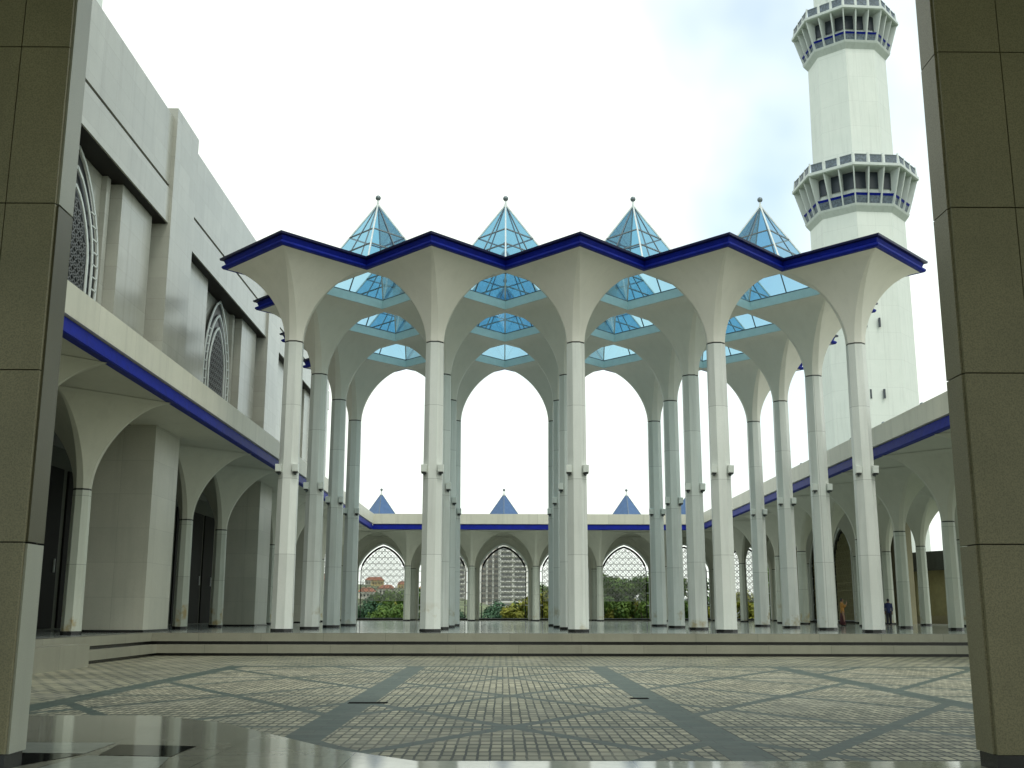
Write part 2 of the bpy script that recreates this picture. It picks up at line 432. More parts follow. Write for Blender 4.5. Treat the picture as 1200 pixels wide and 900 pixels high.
# ------------------------------------------------------------------ glass pyramids over the canopy
def make_pyramid():
    root = empty('glass_pyramid', (0,0,0), 'x', 'skylight', 'glass pyramid skylights on the canopy')
    c = MB(); a, b = dia(0,0,AP,AP*SY,2.549), dia(0,0,AP-.0,AP*SY,2.618)
    c.add(a+b, [(k, 4+k, 4+(k+1)%4, (k+1)%4) for k in range(4)])
    a, b = dia(0,0,.492,.492*SY,2.6135), dia(0,0,.492,.492*SY,2.624)
    c.add(a+b, [(k, (k+1)%4, 4+(k+1)%4, 4+k) for k in range(4)])
    a, b = dia(0,0,.492,.492*SY,2.624), dia(0,0,.47,.47*SY,2.624)
    c.add(a+b, [(k, (k+1)%4, 4+(k+1)%4, 4+k) for k in range(4)])
    c.build('curb', 'curb', root)
    H0, H1, h = 2.626, 3.26, .485
    g = MB(); B = dia(0,0,h,h*SY,H0)
    g.add(B+[(0,0,H1)], [(k, (k+1)%4, 4) for k in range(4)]); g.build('glass', 'glass', root)
    ap = Vector((0,0,H1)); B = [Vector(p) for p in B]
    f = MB(); L = MB()
    for k in range(4):
        L.bar(B[k], ap, .011)                                   # hip ribs
        f.bar(B[k], B[(k+1)%4], .014)
        for t in (.5,):
            p = B[k].lerp(B[(k+1)%4], t); f.bar(p, p.lerp(ap, .95), .0075)
        for t in (.30, .56):
            f.bar(B[k].lerp(ap, t), B[(k+1)%4].lerp(ap, t), .009)
    L.build('hip_rib', 'alulight', root); f.build('glazing_bars', 'alu', root)
    n = MB(); n.prism(0,0,.014,H1-.02,.006,H1+.035, 10); n.build('finial_stem', 'alulight', root)
    n = MB(); n.sphere((0,0,H1+.052), .0215); n.build('finial_ball', 'alu', root)
    return root
pp = make_pyramid(); first = True
cellc = ['leftmost', 'second from left', 'third from left', 'rightmost']
for j in range(3):
    for i in range(4):
        o = pp if first else copy_tree(pp); first = False
        place(o, i-1.5, (j+.5)*SY)
        tag(o, 'blue glass pyramid skylight with ball finial, %s in the %s of skylights' % (cellc[i], ['nearest row', 'middle row', 'farthest row'][j]), 'skylight', 'glass pyramid skylights on the canopy')

# ------------------------------------------------------------------ galleries round the court
GC, GT = .833, 1.362
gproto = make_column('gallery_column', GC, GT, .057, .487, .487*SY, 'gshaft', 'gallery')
gfirst = True
def gcol(x, j, label, group='low gallery columns round the court'):
    global gfirst
    o = gproto if gfirst else copy_tree(gproto); gfirst = False
    place(o, x, j*SY); tag(o, label, 'column', group); return o
ordn = ['first', 'second', 'third', 'fourth', 'fifth', 'sixth', 'seventh', 'eighth', 'ninth', 'tenth', 'eleventh', 'twelfth']
lab = 0
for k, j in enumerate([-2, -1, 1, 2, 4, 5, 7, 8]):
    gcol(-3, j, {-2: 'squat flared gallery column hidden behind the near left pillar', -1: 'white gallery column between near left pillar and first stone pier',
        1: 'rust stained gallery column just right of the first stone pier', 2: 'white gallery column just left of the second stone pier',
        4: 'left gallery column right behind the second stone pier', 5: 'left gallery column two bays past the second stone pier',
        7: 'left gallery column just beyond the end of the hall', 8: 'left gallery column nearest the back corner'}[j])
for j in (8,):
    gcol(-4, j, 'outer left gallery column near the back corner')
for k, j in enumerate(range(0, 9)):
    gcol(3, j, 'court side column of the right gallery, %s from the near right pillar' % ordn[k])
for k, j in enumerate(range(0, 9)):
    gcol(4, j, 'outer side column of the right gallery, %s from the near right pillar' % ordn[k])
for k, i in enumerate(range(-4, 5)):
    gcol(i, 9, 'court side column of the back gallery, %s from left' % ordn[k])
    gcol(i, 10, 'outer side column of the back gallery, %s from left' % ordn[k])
YB = 8.5*SY
def gallery_roof(name, path, slabs, label):
    r = empty(name, (path[0][0], path[0][1], 1.37), label, 'roof')
    rt = (path[0][0], path[0][1], 1.37)
    m1 = MB(); m1.path(path, [(-.05,1.366),(0,1.366),(.008,1.372),(-.004,1.445),(-.05,1.445)]); m1.build('blue_strip', 'blue', r, rt)
    m2 = MB(); m2.path(path, [(-.03,1.4455),(.012,1.452),(.012,1.604),(-.035,1.604),(-.035,1.50)]); m2.build('parapet', 'parapet', r, rt)
    
    m3 = MB()
    for (x0,x1,y0,y1) in slabs: m3.box(x0,x1,y0,y1,1.365,1.43)
    m3.build('ceiling_slab', 'gallery', r, rt)
    return r
gallery_roof('gallery_roof', [(2.5, YB), (2.5, -2.0)], [(2.54, 4.6, -2.0, YB)], 'long pale parapet roof with blue strip above the right gallery')
gallery_roof('gallery_roof', [(-2.5, -4.4), (-2.5, YB)], [(-3.95, -2.54, -4.4, 7.0), (-4.6,-2.54,7.0,YB)], 'pale parapet roof with blue strip below the prayer hall windows')
gallery_roof('gallery_roof', [(-2.497, YB), (2.497, YB)], [(-4.6, 4.6, YB+.04, 10.6*SY)], 'far parapet roof with blue strip across the back gallery')
# small blue pyramids on the gallery roofs
def make_small_pyr():
    root = empty('roof_pyramid', (0,0,0), 'x', 'skylight', 'small blue pyramids on the gallery roofs')
    m = MB(); B = dia(0,0,.30,.30*SY,1.60); m.add(B+[(0,0,2.03)], [(k,(k+1)%4,4) for k in range(4)]); m.build('pyramid_panels', 'bluepyr', root)
    m = MB()
    for k in range(4): m.bar(B[k], (0,0,2.03), .008)
    m.build('hip_rib', 'alu', root)
    m = MB(); m.box(-.02,.02,-.02,.02,1.43,1.60)
    B0 = dia(0,0,.31,.31*SY,1.43); B1 = dia(0,0,.31,.31*SY,1.60); mm = MB(); mm.add(B0+B1, [(k,(k+1)%4,4+(k+1)%4,4+k) for k in range(4)]+[(4,5,6,7)]); mm.build('curb', 'parapet', root)
    m = MB(); m.prism(0,0,.020,2.0,.012,2.05,8); m.build('finial_stem', 'white', root)
    m = MB(); m.sphere((0,0,2.09), .022); m.build('finial_ball', 'alu', root)
    m = MB(); m.bar((0,0,2.05),(0,0,2.075),.008); m.build('finial_rod', 'alu', root)
    return root
sp = make_small_pyr(); f1 = True
for k, i in enumerate(range(-3, 4)):
    o = sp if f1 else copy_tree(sp); f1 = False
    place(o, i-.5, 9.5*SY); tag(o, 'small blue pyramid on the back gallery roof, %s from left' % ordn[k], 'skylight', 'small blue pyramids on the gallery roofs')
for k, j in enumerate(range(0, 8)):
    o = copy_tree(sp); place(o, 3.5, (j+.5)*SY)
    tag(o, 'small blue pyramid on the right gallery roof, %s from the camera' % ordn[k], 'skylight', 'small blue pyramids on the gallery roofs')

# ------------------------------------------------------------------ arched lattice screens of the outer rows
def arch_x(t, w):     # half width of the pointed arch at height fraction t above the spring
    return w*(max(0., 1 - t**1.75))**.72
def make_screen(latmat, w=.405, z0=.02, zs=.80, za=1.245, name='arched_screen', bw=.0075, zl=.30):
    """stands in the X-Z plane facing -Y, origin at foot centre"""
    root = empty(name, (0,0,0), 'x', 'screen')
    prof = [(-w, z0), (-w, zs)]
    n = 14
    for k in range(1, n): t = k/n; prof.append((-arch_x(t, w), zs+(za-zs)*t))
    prof.append((0, za)); prof += [(-x, z) for x, z in reversed(prof[:-1])]
    # wall around the arch up to the ceiling
    wall = MB(); W = .5
    for sgn in (-1, 1):
        P = [p for p in prof if (p[0] <= 0 if sgn < 0 else p[0] >= 0)]
        if sgn > 0: P = list(reversed(P))
        for (xa, za_), (xb, zb_) in zip(P[:-1], P[1:]):
            for y in (-.012, .012):
                wall.quad((xa,y,za_), (xb,y,zb_), (sgn*W,y,zb_), (sgn*W,y,za_))
        for y in (-.012, .012): wall.quad((0,y,za), (0,y,1.366), (sgn*W,y,1.366), (sgn*W,y,za))
    wall.build('spandrel', 'gallery', root)
    fr = MB()
    for (a, b) in zip(prof[:-1], prof[1:]): fr.bar((a[0]*1.0,-.03,a[1]+.004), (b[0]*1.0,-.03,b[1]+.004), .010, .030)
    for z in (.25, .45, .62, .80):
        for s_ in (-1, 1): fr.bar((s_*w*.88,-.01,z), (s_*w,-.01,z), .012)
    fr.build('white_frame', 'white', root)
    fi = MB()
    for (a, b) in zip(prof[:-1], prof[1:]): fi.bar((a[0]*.895,-.0,a[1] if a[1]<=zs else zs+(a[1]-zs)*.90), (b[0]*.895,-.0,b[1] if b[1]<=zs else zs+(b[1]-zs)*.90), .014, .03)
    fi.bar((-w,-.028,z0), (w,-.028,z0), .02)
    fi.build('inner_frame', 'bronze', root)
    L = MB(); st = .05
    def inside(x, z):
        if z < z0 + .0: return False
        if z <= zs: return abs(x) < w*.90
        t = (z-zs)/(za-zs)
        return t < .90 and abs(x) < arch_x(t/.9, w)*.90
    def seg(a, b):
        ma = ((a[0]+b[0])/2, (a[1]+b[1])/2)
        if inside(*a) and inside(*b): L.bar((a[0],0,a[1]), (b[0],0,b[1]), bw, .006)
    k = int(w/st)+1; rows = int((za-z0)/st)+1
    zlo = .02
    for i in range(-k, k+1):
        for r in range(rows):
            x, z = i*st, zlo + r*st
            if z < zl: continue
            seg((x,z),(x+st,z+st)); seg((x+st,z),(x,z+st))
            if r % 2 == 0: seg((x,z),(x+st,z))
            # little stars in the cells
            h = st*.25; cx_, cz_ = x+st/2, z+st/2
            if (i + r) % 2 == 0:
                q = [(cx_-h*1.6,cz_),(cx_,cz_+h*1.6),(cx_+h*1.6,cz_),(cx_,cz_-h*1.6)]
                for a in range(4): seg(q[a], q[(a+1)%4])
    L.build('lattice', latmat, root)
    rail = MB(); rail.box(-w, w, -.02, .02, z0, z0+.02); rail.build('bottom_rail', 'lattice', root)
    return root
sc = make_screen('screenlat'); f1 = True
for k, i in enumerate(range(-4, 4)):
    o = sc if f1 else copy_tree(sc); f1 = False
    place(o, i+.5, 10*SY+.0)
    tag(o, 'white framed pointed arch screen at the back, %s from left' % ordn[k], 'screen', 'arched lattice screens of the back gallery')
s2 = make_screen('lattice_brown', bw=.012, zl=.0); f1 = True
for k, j in enumerate(range(5, 9)):
    o = s2 if f1 else copy_tree(s2); f1 = False
    place(o, 4.0, (j+.5)*SY, 0, -math.pi/2); o.scale = (SY*.99, 1, 1)
    tag(o, 'brown lattice arch screen at the far side of right gallery, %s from the open arches' % ordn[k], 'screen', 'brown arched screens of the right gallery')
# olive enclosing wall behind the brown screens
w_ = MB()
w_.box(4.35, 4.42, 5.7, 9.6, -.9, 1.3)
o = w_.build('garden_wall', 'olive', None, (4.75, 6.6, -.9)); tag(o, 'olive brown stone wall seen behind the right gallery screens', 'wall')

# ------------------------------------------------------------------ prayer hall
XB = -2.85
hall = empty('prayer_hall', (-3, 0, 0), 'pale stone prayer hall with buttresses and pointed lattice windows', 'building')
HR = (-3, 0, 0)
END = 6.95
b = MB(); b.box(-9, -3.02, -4.4, END, 1.36, 3.55); b.build('main_wall', 'hall', hall, HR)
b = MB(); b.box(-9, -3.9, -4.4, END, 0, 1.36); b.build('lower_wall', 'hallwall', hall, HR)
for j in (-3, 0, 3, 6):
    y = j*SY
    p = MB(); p.box(-3.27, XB-.0, y-.27, y+.27, .0, 1.364); 
    o = p.build('stone_pier', 'hall_lower', hall, HR)
    p = MB(); p.box(-3.278, XB+.008, y-.278, y+.278, 0, .016); p.build('pier_base', 'black', o, HR)
    p = MB(); p.box(-3.3, XB, y-.27, y+.27, 1.43, 3.67); p.build('buttress', 'hall', hall, HR)
for j in (-3, 0, 3, 6):
    y0, y1 = j*SY+.27, min((j+3)*SY-.27, END)
    beam = MB(); beam.box(-3.3, XB-.018, y0, y1, 2.80, 3.05); beam.box(-3.3, XB-.028, y0, y1, 3.085, 3.60); beam.build('upper_beam', 'hall', hall, HR)
    g = MB(); g.box(-3.3, XB-.045, y0, y1, 3.05, 3.085); g.build('groove', 'bronze', hall, HR)
    g = MB(); g.box(-3.2, XB-.030, y0+.004, y1-.004, 2.794, 2.7995); g.build('soffit_shade', 'bronze', hall, HR)  # dark sheet paints the shade on the beam's underside
    if y1 - y0 < 1: continue
    yc = (y0+y1)/2 + .03
    for s_ in (-1, 1):
        a, b_ = (yc+.60, y1-.14) if s_ > 0 else (y0+.14, yc-.60)
        p = MB(); p.box(-3.2, -2.935, a, b_, 1.43, 2.793); p.build('wall_panel', 'hall', hall, HR)
        # slender pilaster beside the window
        a, b_ = (yc+.46, yc+.52) if s_ > 0 else (yc-.52, yc-.46)
        p = MB(); p.box(-3.2, -2.985, a, b_, 1.43, 2.793); p.build('pilaster', 'hall', hall, HR)
    # pointed window
    w, zs, za = .41, 2.15, 2.77
    prof = [(-w, 1.43), (-w, zs)] + [(-arch_x(k/12, w), zs+(za-zs)*k/12) for k in range(1, 12)] + [(0, za)]
    prof += [(-x, z) for x, z in reversed(prof[:-1])]
    pane = MB(); pane.add([(-2.998, yc+x, z) for x, z in prof], [tuple(reversed(range(len(prof))))])
    win = pane.build('window', 'winglass', hall, HR)
    fr = MB()
    for sc_ in (1.0, .80, .62):
        q = [(x*sc_, z if z <= zs else zs+(z-zs)*(sc_+.02)) for x, z in prof]
        for a, b_ in zip(q[:-1], q[1:]): fr.bar((-2.985, yc+a[0], a[1]), (-2.985, yc+b_[0], b_[1]), .008, .02)
    for s_ in (-1, 1):
        for kk in range(14):
            z = 1.5 + kk*.075
            if z < zs + .35:
                t = max(0, (z-zs)/(za-zs)); wx = arch_x(t, w) if t > 0 else w
                fr.bar((-2.985, yc+s_*wx, z), (-2.985, yc+s_*wx*.8, z), .008)
    fr.build('window_frame', 'minwhite', win, HR)
    lt = MB(); st = .055
    def ins(x, z):
        sc_ = .61
        if abs(x) > w*sc_: return False
        zt_ = zs + (za-zs)*sc_
        if z > zt_: return False
        return z <= zs or abs(x) < arch_x((z-zs)/(zt_-zs), w*sc_)
    for i in range(-8, 8):
        for r in range(24):
            x, z = i*st, 1.43 + r*st
            for (a, b_) in (((x,z),(x+st,z+st)), ((x+st,z),(x,z+st)), ((x,z),(x+st,z))):
                if ins(*a) and ins(*b_): lt.bar((-2.988, yc+a[0], a[1]), (-2.988, yc+b_[0], b_[1]), .0055, .008)
    lt.build('window_lattice', 'latticed', win, HR)
# doors and dark openings at the back of the left gallery
for j, dy in ((-2, .3), (-1, -.5), (-1, .0), (-1, .5), (1, -.45), (1, .05), (1, .5), (2, .0), (2, .5), (4, -.3), (4, .3), (5, -.3), (5, .3)):
    d = MB(); d.box(-3.905, -3.885, j*SY+dy-.20, j*SY+dy+.20, .01, 1.20)
    o = d.build('door', 'bronze', hall, HR)  # black colour stands for the shaded voids behind the gallery columns
    h_ = MB(); h_.bar((-3.875, j*SY+dy+.13, .42), (-3.875, j*SY+dy+.13, .52), .01); h_.build('door_handle', 'alulight', o, HR)

# ------------------------------------------------------------------ plinth, steps, court
zc = -.142
p = MB()
p.box(-9, 5.0, -.30, 11.2, -.9, 0)                   # main raised floor
p.box(-9, -2.80, -4.4, -.303, -.9, -.0)              # tongue under the left gallery
o = p.build('raised_floor', 'plinthfloor'); struct(o)
st_ = MB()
for (o1, za_, zb_) in ((.0, -.052, .0005), (.055, -.124, -.072)):
    st_.box(-2.80+o1, 5.0, -.335-o1, -.295, za_, zb_)
    st_.box(-2.83, -2.765+o1, -4.4, -.3355-o1, za_, zb_)
o = st_.build('steps', 'dirty'); struct(o)
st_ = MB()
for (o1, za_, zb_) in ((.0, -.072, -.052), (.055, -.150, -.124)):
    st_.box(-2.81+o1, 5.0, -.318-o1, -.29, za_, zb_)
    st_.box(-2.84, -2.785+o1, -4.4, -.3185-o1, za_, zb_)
o = st_.build('step_shadow_gaps', 'black'); struct(o)  # black stands for the shade in the recess below each step edge
g = MB(); g.quad((-2.85, -5.6, zc), (6, -5.6, zc), (6, -.29, zc), (-2.85, -.29, zc)); struct(g.build('courtyard', 'court'))
# low stone block and stair at the left
bl = MB(); bl.box(-2.76, -2.62, -2.62, -1.80, zc, -.030)
o = bl.build('stair_block', 'dirty', None, (-2.7, -2.2, zc)); tag(o, 'low stone block jutting from the left steps into the courtyard', 'block')
for k in range(2):
    bl = MB(); bl.box(-2.62, -2.56+.04*k*-1, -3.4, -2.621, zc+.05*k, zc+.05*k+.045)
    bl.build('stair_tread', 'dirty', o, (-2.7, -2.2, zc))
# drains
for k, (x0, x1, y) in enumerate(((-.985, -.865, -4.05), (-.095, -.035, -3.86))):
    d = MB(); d.box(x0, x1, y-.022, y+.022, zc-.01, zc+.0012)
    o = d.build('drain_slot', 'slot', None, (x0, y, zc)); tag(o, ['long black drain slot across the left paving band', 'short black drain slot across the right paving band'][k], 'drain')
# polished marble in the foreground
def sheet(name, pts, z, mat):
    m = MB(); n = len(pts); m.add([(x,y,z) for x,y in pts], [tuple(range(n))]); return struct(m.build(name, mat))
mz = zc + .0025
mp = [(-4.5,-4.5),(-1.44,-4.5),(-1.21,-4.69),(-.85,-5.23),(-.67,-5.41),(4.5,-5.41),(4.5,-10.4),(-4.5,-10.4)][::-1]
m = MB(); m.add([(x,y,mz) for x,y in mp], [tuple(range(len(mp)))]); m.f[-1] = tuple(range(len(mp)))
o = struct(m.build('marble_floor', 'marble'))
iz = mz + .0008
sheet('marble_inlay', [(-1.90,-5.30),(-1.455,-5.303),(-1.325,-5.318),(-1.40,-5.56),(-1.90,-5.9)][::-1], iz, 'marbleb')
sheet('marble_inlay', [(-1.31,-5.16),(-1.14,-5.189),(-1.144,-5.353),(-1.29,-5.33)][::-1], iz, 'marbleb')
sheet('marble_inlay', [(-1.9,-5.12),(-1.325,-5.13),(-1.325,-5.312),(-1.455,-5.297),(-1.9,-5.295)][::-1], iz, 'marblew')
sheet('marble_inlay', [(-1.31,-5.34),(-1.144,-5.36),(-1.09,-5.7),(-1.35,-5.7)][::-1], iz, 'marblew')

# ------------------------------------------------------------------ south arcade: the two near pillars and the roof over the viewer
def slab_face(parent, mat, x0, x1, y0, y1, zs, root, name='granite_slab'):
    for a, b_ in zip(zs[:-1], zs[1:]):
        m = MB(); m.box(x0, x1, y0, y1, a+.0012, b_-.0012); m.build(name, mat, parent, root)
def pillar(x0, x1, y0, y1, inner, label):
    r = (x0, y0, zc); root = empty('granite_pillar', r, label, 'pillar')
    c = MB(); c.box(x0+.01, x1-.01, y0+.01, y1-.01, zc+.03, 1.9); c.build('core', 'bronze', root, r)
    zs = [-.113, .255, .575, .905, 1.235, 1.56, 1.9]
    # front slabs facing the viewer, split by a vertical joint
    xj = (x0 + .18) if inner < 0 else (x1 - .18)
    ej = .098 if inner > 0 else .13
    if inner > 0:   # pillar on the left: its right side looks to the court axis
        slab_face(root, 'olive', x0, x1-ej-.002, y0, y0+.009, zs, r)
        slab_face(root, 'olive', x1-ej, x1-.004, y0, y0+.009, zs, r)
    else:
        slab_face(root, 'olive', x0+.004, x0+ej-.002, y0, y0+.009, zs, r)
        slab_face(root, 'olive', x0+ej, x1, y0, y0+.009, zs, r)
    slab_face(root, 'olive', x0 + (.012 if inner < 0 else 0), x1 - (.012 if inner > 0 else 0), y1-.009, y1, zs, r)
    b = MB(); b.box(x0+.004, x1-.004, y0+.004, y1-.004, zc, -.113); b.build('base_plinth', 'black', root, r)
    return root, r, zs
rt, r, zs = pillar(-2.2, -1.375, -5.545, -5.465, 1, 'dark olive granite pillar at the left edge of the view')
for (a, b_, mt, nm) in ((-.113, .253, 'lit_pillar', 'lit_side_panel'), (.257, .903, 'dark_panel', 'dark_side_panel'), (.907, 1.9, 'lit_pillar', 'lit_side_panel')):  # pale panels paint the lit stretches of the side face
    m = MB(); m.box(-1.3845, -1.375, -5.535, -5.465, a, b_); m.build(nm, mt, rt, r)
rt, r, zs = pillar(.356, 1.2, -5.545, -5.465, -1, 'dark olive granite pillar at the right edge of the view')
slab_face(rt, 'olive', .356, .3655, -5.535, -5.465, zs, r)
ar = empty('south_arcade', (0, -8, zc), 'roofed stone arcade standing around and behind the camera', 'building')
m = MB(); m.box(-4.5, 4.5, -10.4, -4.95, 1.9, 2.1); m.build('arcade_roof', 'gallery', ar, (0,-8,zc))
for x_ in (-4.3, -2.1, 2.1, 4.3):
    m = MB(); m.box(x_-.3, x_+.3, -10.3, -10.0, zc, 1.9); m.build('rear_pier', 'olive', ar, (0,-8,zc))

# ------------------------------------------------------------------ minarets
def octa(R, z, rot, n=8): return [(R*math.cos(math.radians(rot+360*i/n)), R*math.sin(math.radians(rot+360*i/n)), z) for i in range(n)]
MROT = 22.5 + 4
def balcony(parent, zb, zt, Rs, Rb, Rt):
    """zb rim bottom, zt deck level; ring flares from Rb to Rt"""
    bal = bpy.data.objects.new('balcony', None); col.objects.link(bal); bal.parent = parent
    m = MB(); m.ring([octa(Rs, zb-.12, MROT), octa(Rb, zb, MROT), octa(Rb+.02, zb+.05, MROT), octa(Rs, zb+.06, MROT)]); m.build('lower_rim', 'minwhite', bal)
    m = MB(); m.ring([octa(Rs-.02, zb+.05, MROT), octa(Rs-.02, zt, MROT)]); m.build('recess_wall', 'minaret', bal)
    m = MB(); h = (zt-zb)
    m.ring([octa(Rb-.05, zb+.05, MROT), octa(Rb-.05+.28*(Rt-Rb), zb+.28*h, MROT)]); m.build('glass_balustrade', 'balus', bal)
    m = MB(); m.ring([octa(Rb-.045+.26*(Rt-Rb), zb+.27*h, MROT), octa(Rb-.03+.3*(Rt-Rb), zb+.33*h, MROT), octa(Rb-.06+.3*(Rt-Rb), zb+.33*h, MROT), octa(Rb-.06+.26*(Rt-Rb), zb+.27*h, MROT)]); m.build('handrail', 'blue', bal)
    m = MB(); m.ring([octa(Rs, zt-.03, MROT), octa(Rt, zt-.03, MROT), octa(Rt+.03, zt-.01, MROT), octa(Rt+.03, zt+.05, MROT), octa(Rs, zt+.05, MROT)]); m.build('deck', 'minwhite', bal)
    pan = MB(); frames = MB()
    lo, hi = octa(Rb, zb+.03, MROT), octa(Rt, zt, MROT)
    for k in range(8):
        a0, a1 = Vector(lo[k]), Vector(lo[(k+1)%8]); b0, b1 = Vector(hi[k]), Vector(hi[(k+1)%8])
        for q in (0., 1/3., 2/3.):
            p, s = a0.lerp(a1, q), b0.lerp(b1, q)
            d = Vector((s.x, s.y, 0)).normalized(); tdir = Vector((-d.y, d.x, 0))
            wq = .030
            # tapered fin: deep at the top, thin at the foot
            ring0 = [p - tdir*wq/2, p + tdir*wq/2, p + tdir*wq/2 - d*.05, p - tdir*wq/2 - d*.05]
            ring1 = [s - tdir*wq/2, s + tdir*wq/2, s + tdir*wq/2 - d*.26, s - tdir*wq/2 - d*.26]
            fins = MB(); fins.ring([ring0, ring1], True, True); fins.build('fin', 'minwhite', bal)
            posts = MB(); posts.bar(s + Vector((0,0,.03)) - d*.02, s + Vector((0,0,.30)) - d*.05, .035); posts.build('parapet_post', 'minwhite', bal)
            s2_ = b0.lerp(b1, q+1/3.)
            u0, u1 = s.lerp(s2_, .12) - d*.03, s.lerp(s2_, .88) - d*.03
            pan.add([u0+Vector((0,0,.06)), u1+Vector((0,0,.06)), u1+Vector((0,0,.24)), u0+Vector((0,0,.24))], [(0,1,2,3)])
            frames.bar(u0+Vector((0,0,.25)), u1+Vector((0,0,.25)), .02); frames.bar(u0+Vector((0,0,.06)), u1+Vector((0,0,.06)), .014)
            frames.bar(u0+Vector((0,0,.06)), u1+Vector((0,0,.24)), .01); frames.bar(u1+Vector((0,0,.06)), u0+Vector((0,0,.24)), .01)
    pan.build('parapet_panels', 'balus', bal); frames.build('parapet_frames', 'alu', bal)
    # dark band high behind the fins (door level)
    m = MB(); m.ring([octa(Rs+.004, zb+.50*h, MROT), octa(Rs+.004, zt-.04, MROT)]); m.build('dark_openings', 'mindark', bal)
def make_minaret():
    root = empty('minaret', (0,0,0), 'x', 'minaret')
    R1, R2, R3 = 1.03, .87, .66
    m = MB(); m.ring([octa(R1+.02, -1, MROT), octa(R1, 8.82, MROT)]); m.build('lower_shaft', 'minaret', root)
    balcony(root, 8.83, 9.68, R1, 1.12, 1.36)
    m = MB(); m.ring([octa(R2+.02, 9.6, MROT), octa(R2, 12.8, MROT)]); m.build('middle_shaft', 'minaret', root)
    balcony(root, 12.80, 13.54, R2, .97, 1.18)
    m = MB(); m.ring([octa(R3, 13.5, MROT), octa(R3*.95, 18.5, MROT)]); m.build('upper_shaft', 'minaret', root)
    m = MB(); m.ring([octa(R3, 18.5, MROT), octa(.02, 23.5, MROT)], False, True); m.build('spire', 'bluepyr', root)
    sl = MB()
    for z in (4.65, 6.2):
        for a in (-106, -90):
            c = R1*.975; d = Vector((math.cos(math.radians(a)), math.sin(math.radians(a)), 0)); t = Vector((-d.y, d.x, 0))
            p = d*c + Vector((0,0,z))
            sl.bar(p - Vector((0,0,.10)), p + Vector((0,0,.10)), .035, .05)
    sl.build('slit_windows', 'mindark', root)
    return root
mn = make_minaret(); place(mn, 7.5, 15.9); tag(mn, 'tall white octagonal minaret with two finned balconies at the right', 'minaret', 'white minarets')
m2 = copy_tree(mn); place(m2, -11.0, 16.6); tag(m2, 'distant white minaret just showing behind the prayer hall roof', 'minaret', 'white minarets')

# ------------------------------------------------------------------ curved pavilion beyond the open arches on the right
pv = empty('curved_pavilion', (6.9, 7.6, -.9), 'dark roofed brown pavilion beyond the right gallery openings', 'building')
PR = (6.9, 7.6, -.9)
m = MB(); ringa = []
for k in range(0, 25):
    a = math.radians(150 + 120*k/24); ringa.append((a))
def arcwall(R, z0, z1, a0, a1, mat, name, n=10, th=.06):
    m = MB(); rs = []
    for k in range(n+1):
        a = math.radians(a0+(a1-a0)*k/n); c, s = math.cos(a), math.sin(a)
        rs.append([(6.9+R*c, 7.6+R*s, z0), (6.9+(R-th)*c, 7.6+(R-th)*s, z0), (6.9+(R-th)*c, 7.6+(R-th)*s, z1), (6.9+R*c, 7.6+R*s, z1)])
    m.ring(rs, True, True); m.build(name, mat, pv, PR)
arcwall(2.05, .68, .92, 105, 262, 'darkroof', 'roof_band', 20, .9)
for a0, a1 in ((118, 152), (158, 190), (196, 250)): arcwall(1.9, -.9, .70, a0, a1, 'lattice_brown', 'wall')
arcwall(1.93, -.9, .10, 110, 260, 'olive', 'low_wall', 20)

# ------------------------------------------------------------------ outside: ground, trees, hills, houses, towers
GZ = -.95
g = MB(); g.quad((-700,-300,GZ),(700,-300,GZ),(700,900,GZ),(-700,900,GZ)); struct(g.build('ground', 'ground'))
def crown_mb(n, R, H, seed, leaf=.018):
    rnd = random.Random(seed); m = MB()
    clumps = []
    for k in range(26):
        a = rnd.uniform(0, 6.283); rr = R*rnd.uniform(.15, .95)**.7; z = rnd.uniform(-.9, 1)
        rr *= math.sqrt(max(.1, 1 - (z*.85)**2))
        clumps.append((rr*math.cos(a), rr*math.sin(a), z*H/2, R*rnd.uniform(.20, .36)))
    for k in range(n):
        cx_, cy_, cz_, cr = clumps[k % len(clumps)]
        d = Vector((rnd.gauss(0,1), rnd.gauss(0,1), rnd.gauss(0,1))).normalized()
        p = Vector((cx_, cy_, cz_)) + d*cr*rnd.uniform(.55, 1.0)
        nrm = (d + Vector((rnd.uniform(-.6,.6), rnd.uniform(-.6,.6), rnd.uniform(-.2,.9)))).normalized()
        t = nrm.orthogonal().normalized(); bt = nrm.cross(t); an = rnd.uniform(0, 6.28)
        u = t*math.cos(an)+bt*math.sin(an); v = nrm.cross(u); s = leaf*rnd.uniform(.7, 1.5)
        m.add([p-u*s, p-v*s*.55, p+u*s, p+v*s*.55], [(0,1,2,3)])
    return m
def make_tree(mat, R, H, trunk, seed, n=6500, leaf=.027):
    root = empty('tree', (0,0,0), 'x', 'tree')
    t = MB(); t.prism(0,0,.035,0,.018,trunk+H*.4, 8)
    for k in range(5):
        a = k*1.3+seed; t.bar((0,0,trunk*(.7+.08*k)), (R*.6*math.cos(a), R*.6*math.sin(a), trunk+H*(.3+.08*k)), .014)
    t.build('trunk', 'bark', root)
    c = crown_mb(n, R, H, seed, leaf)
    c.v = [(x, y, z+trunk+H/2) for x, y, z in c.v]
    c.build('crown', mat, root)
    return root
protos = [make_tree('leaf', .55, 1.0, .45, 1), make_tree('leafy', .5, .8, .4, 2), make_tree('leafb', .6, .9, .35, 3)]
used = [False]*3
kindn = ['bushy green tree', 'yellow green tree', 'blue green tree']
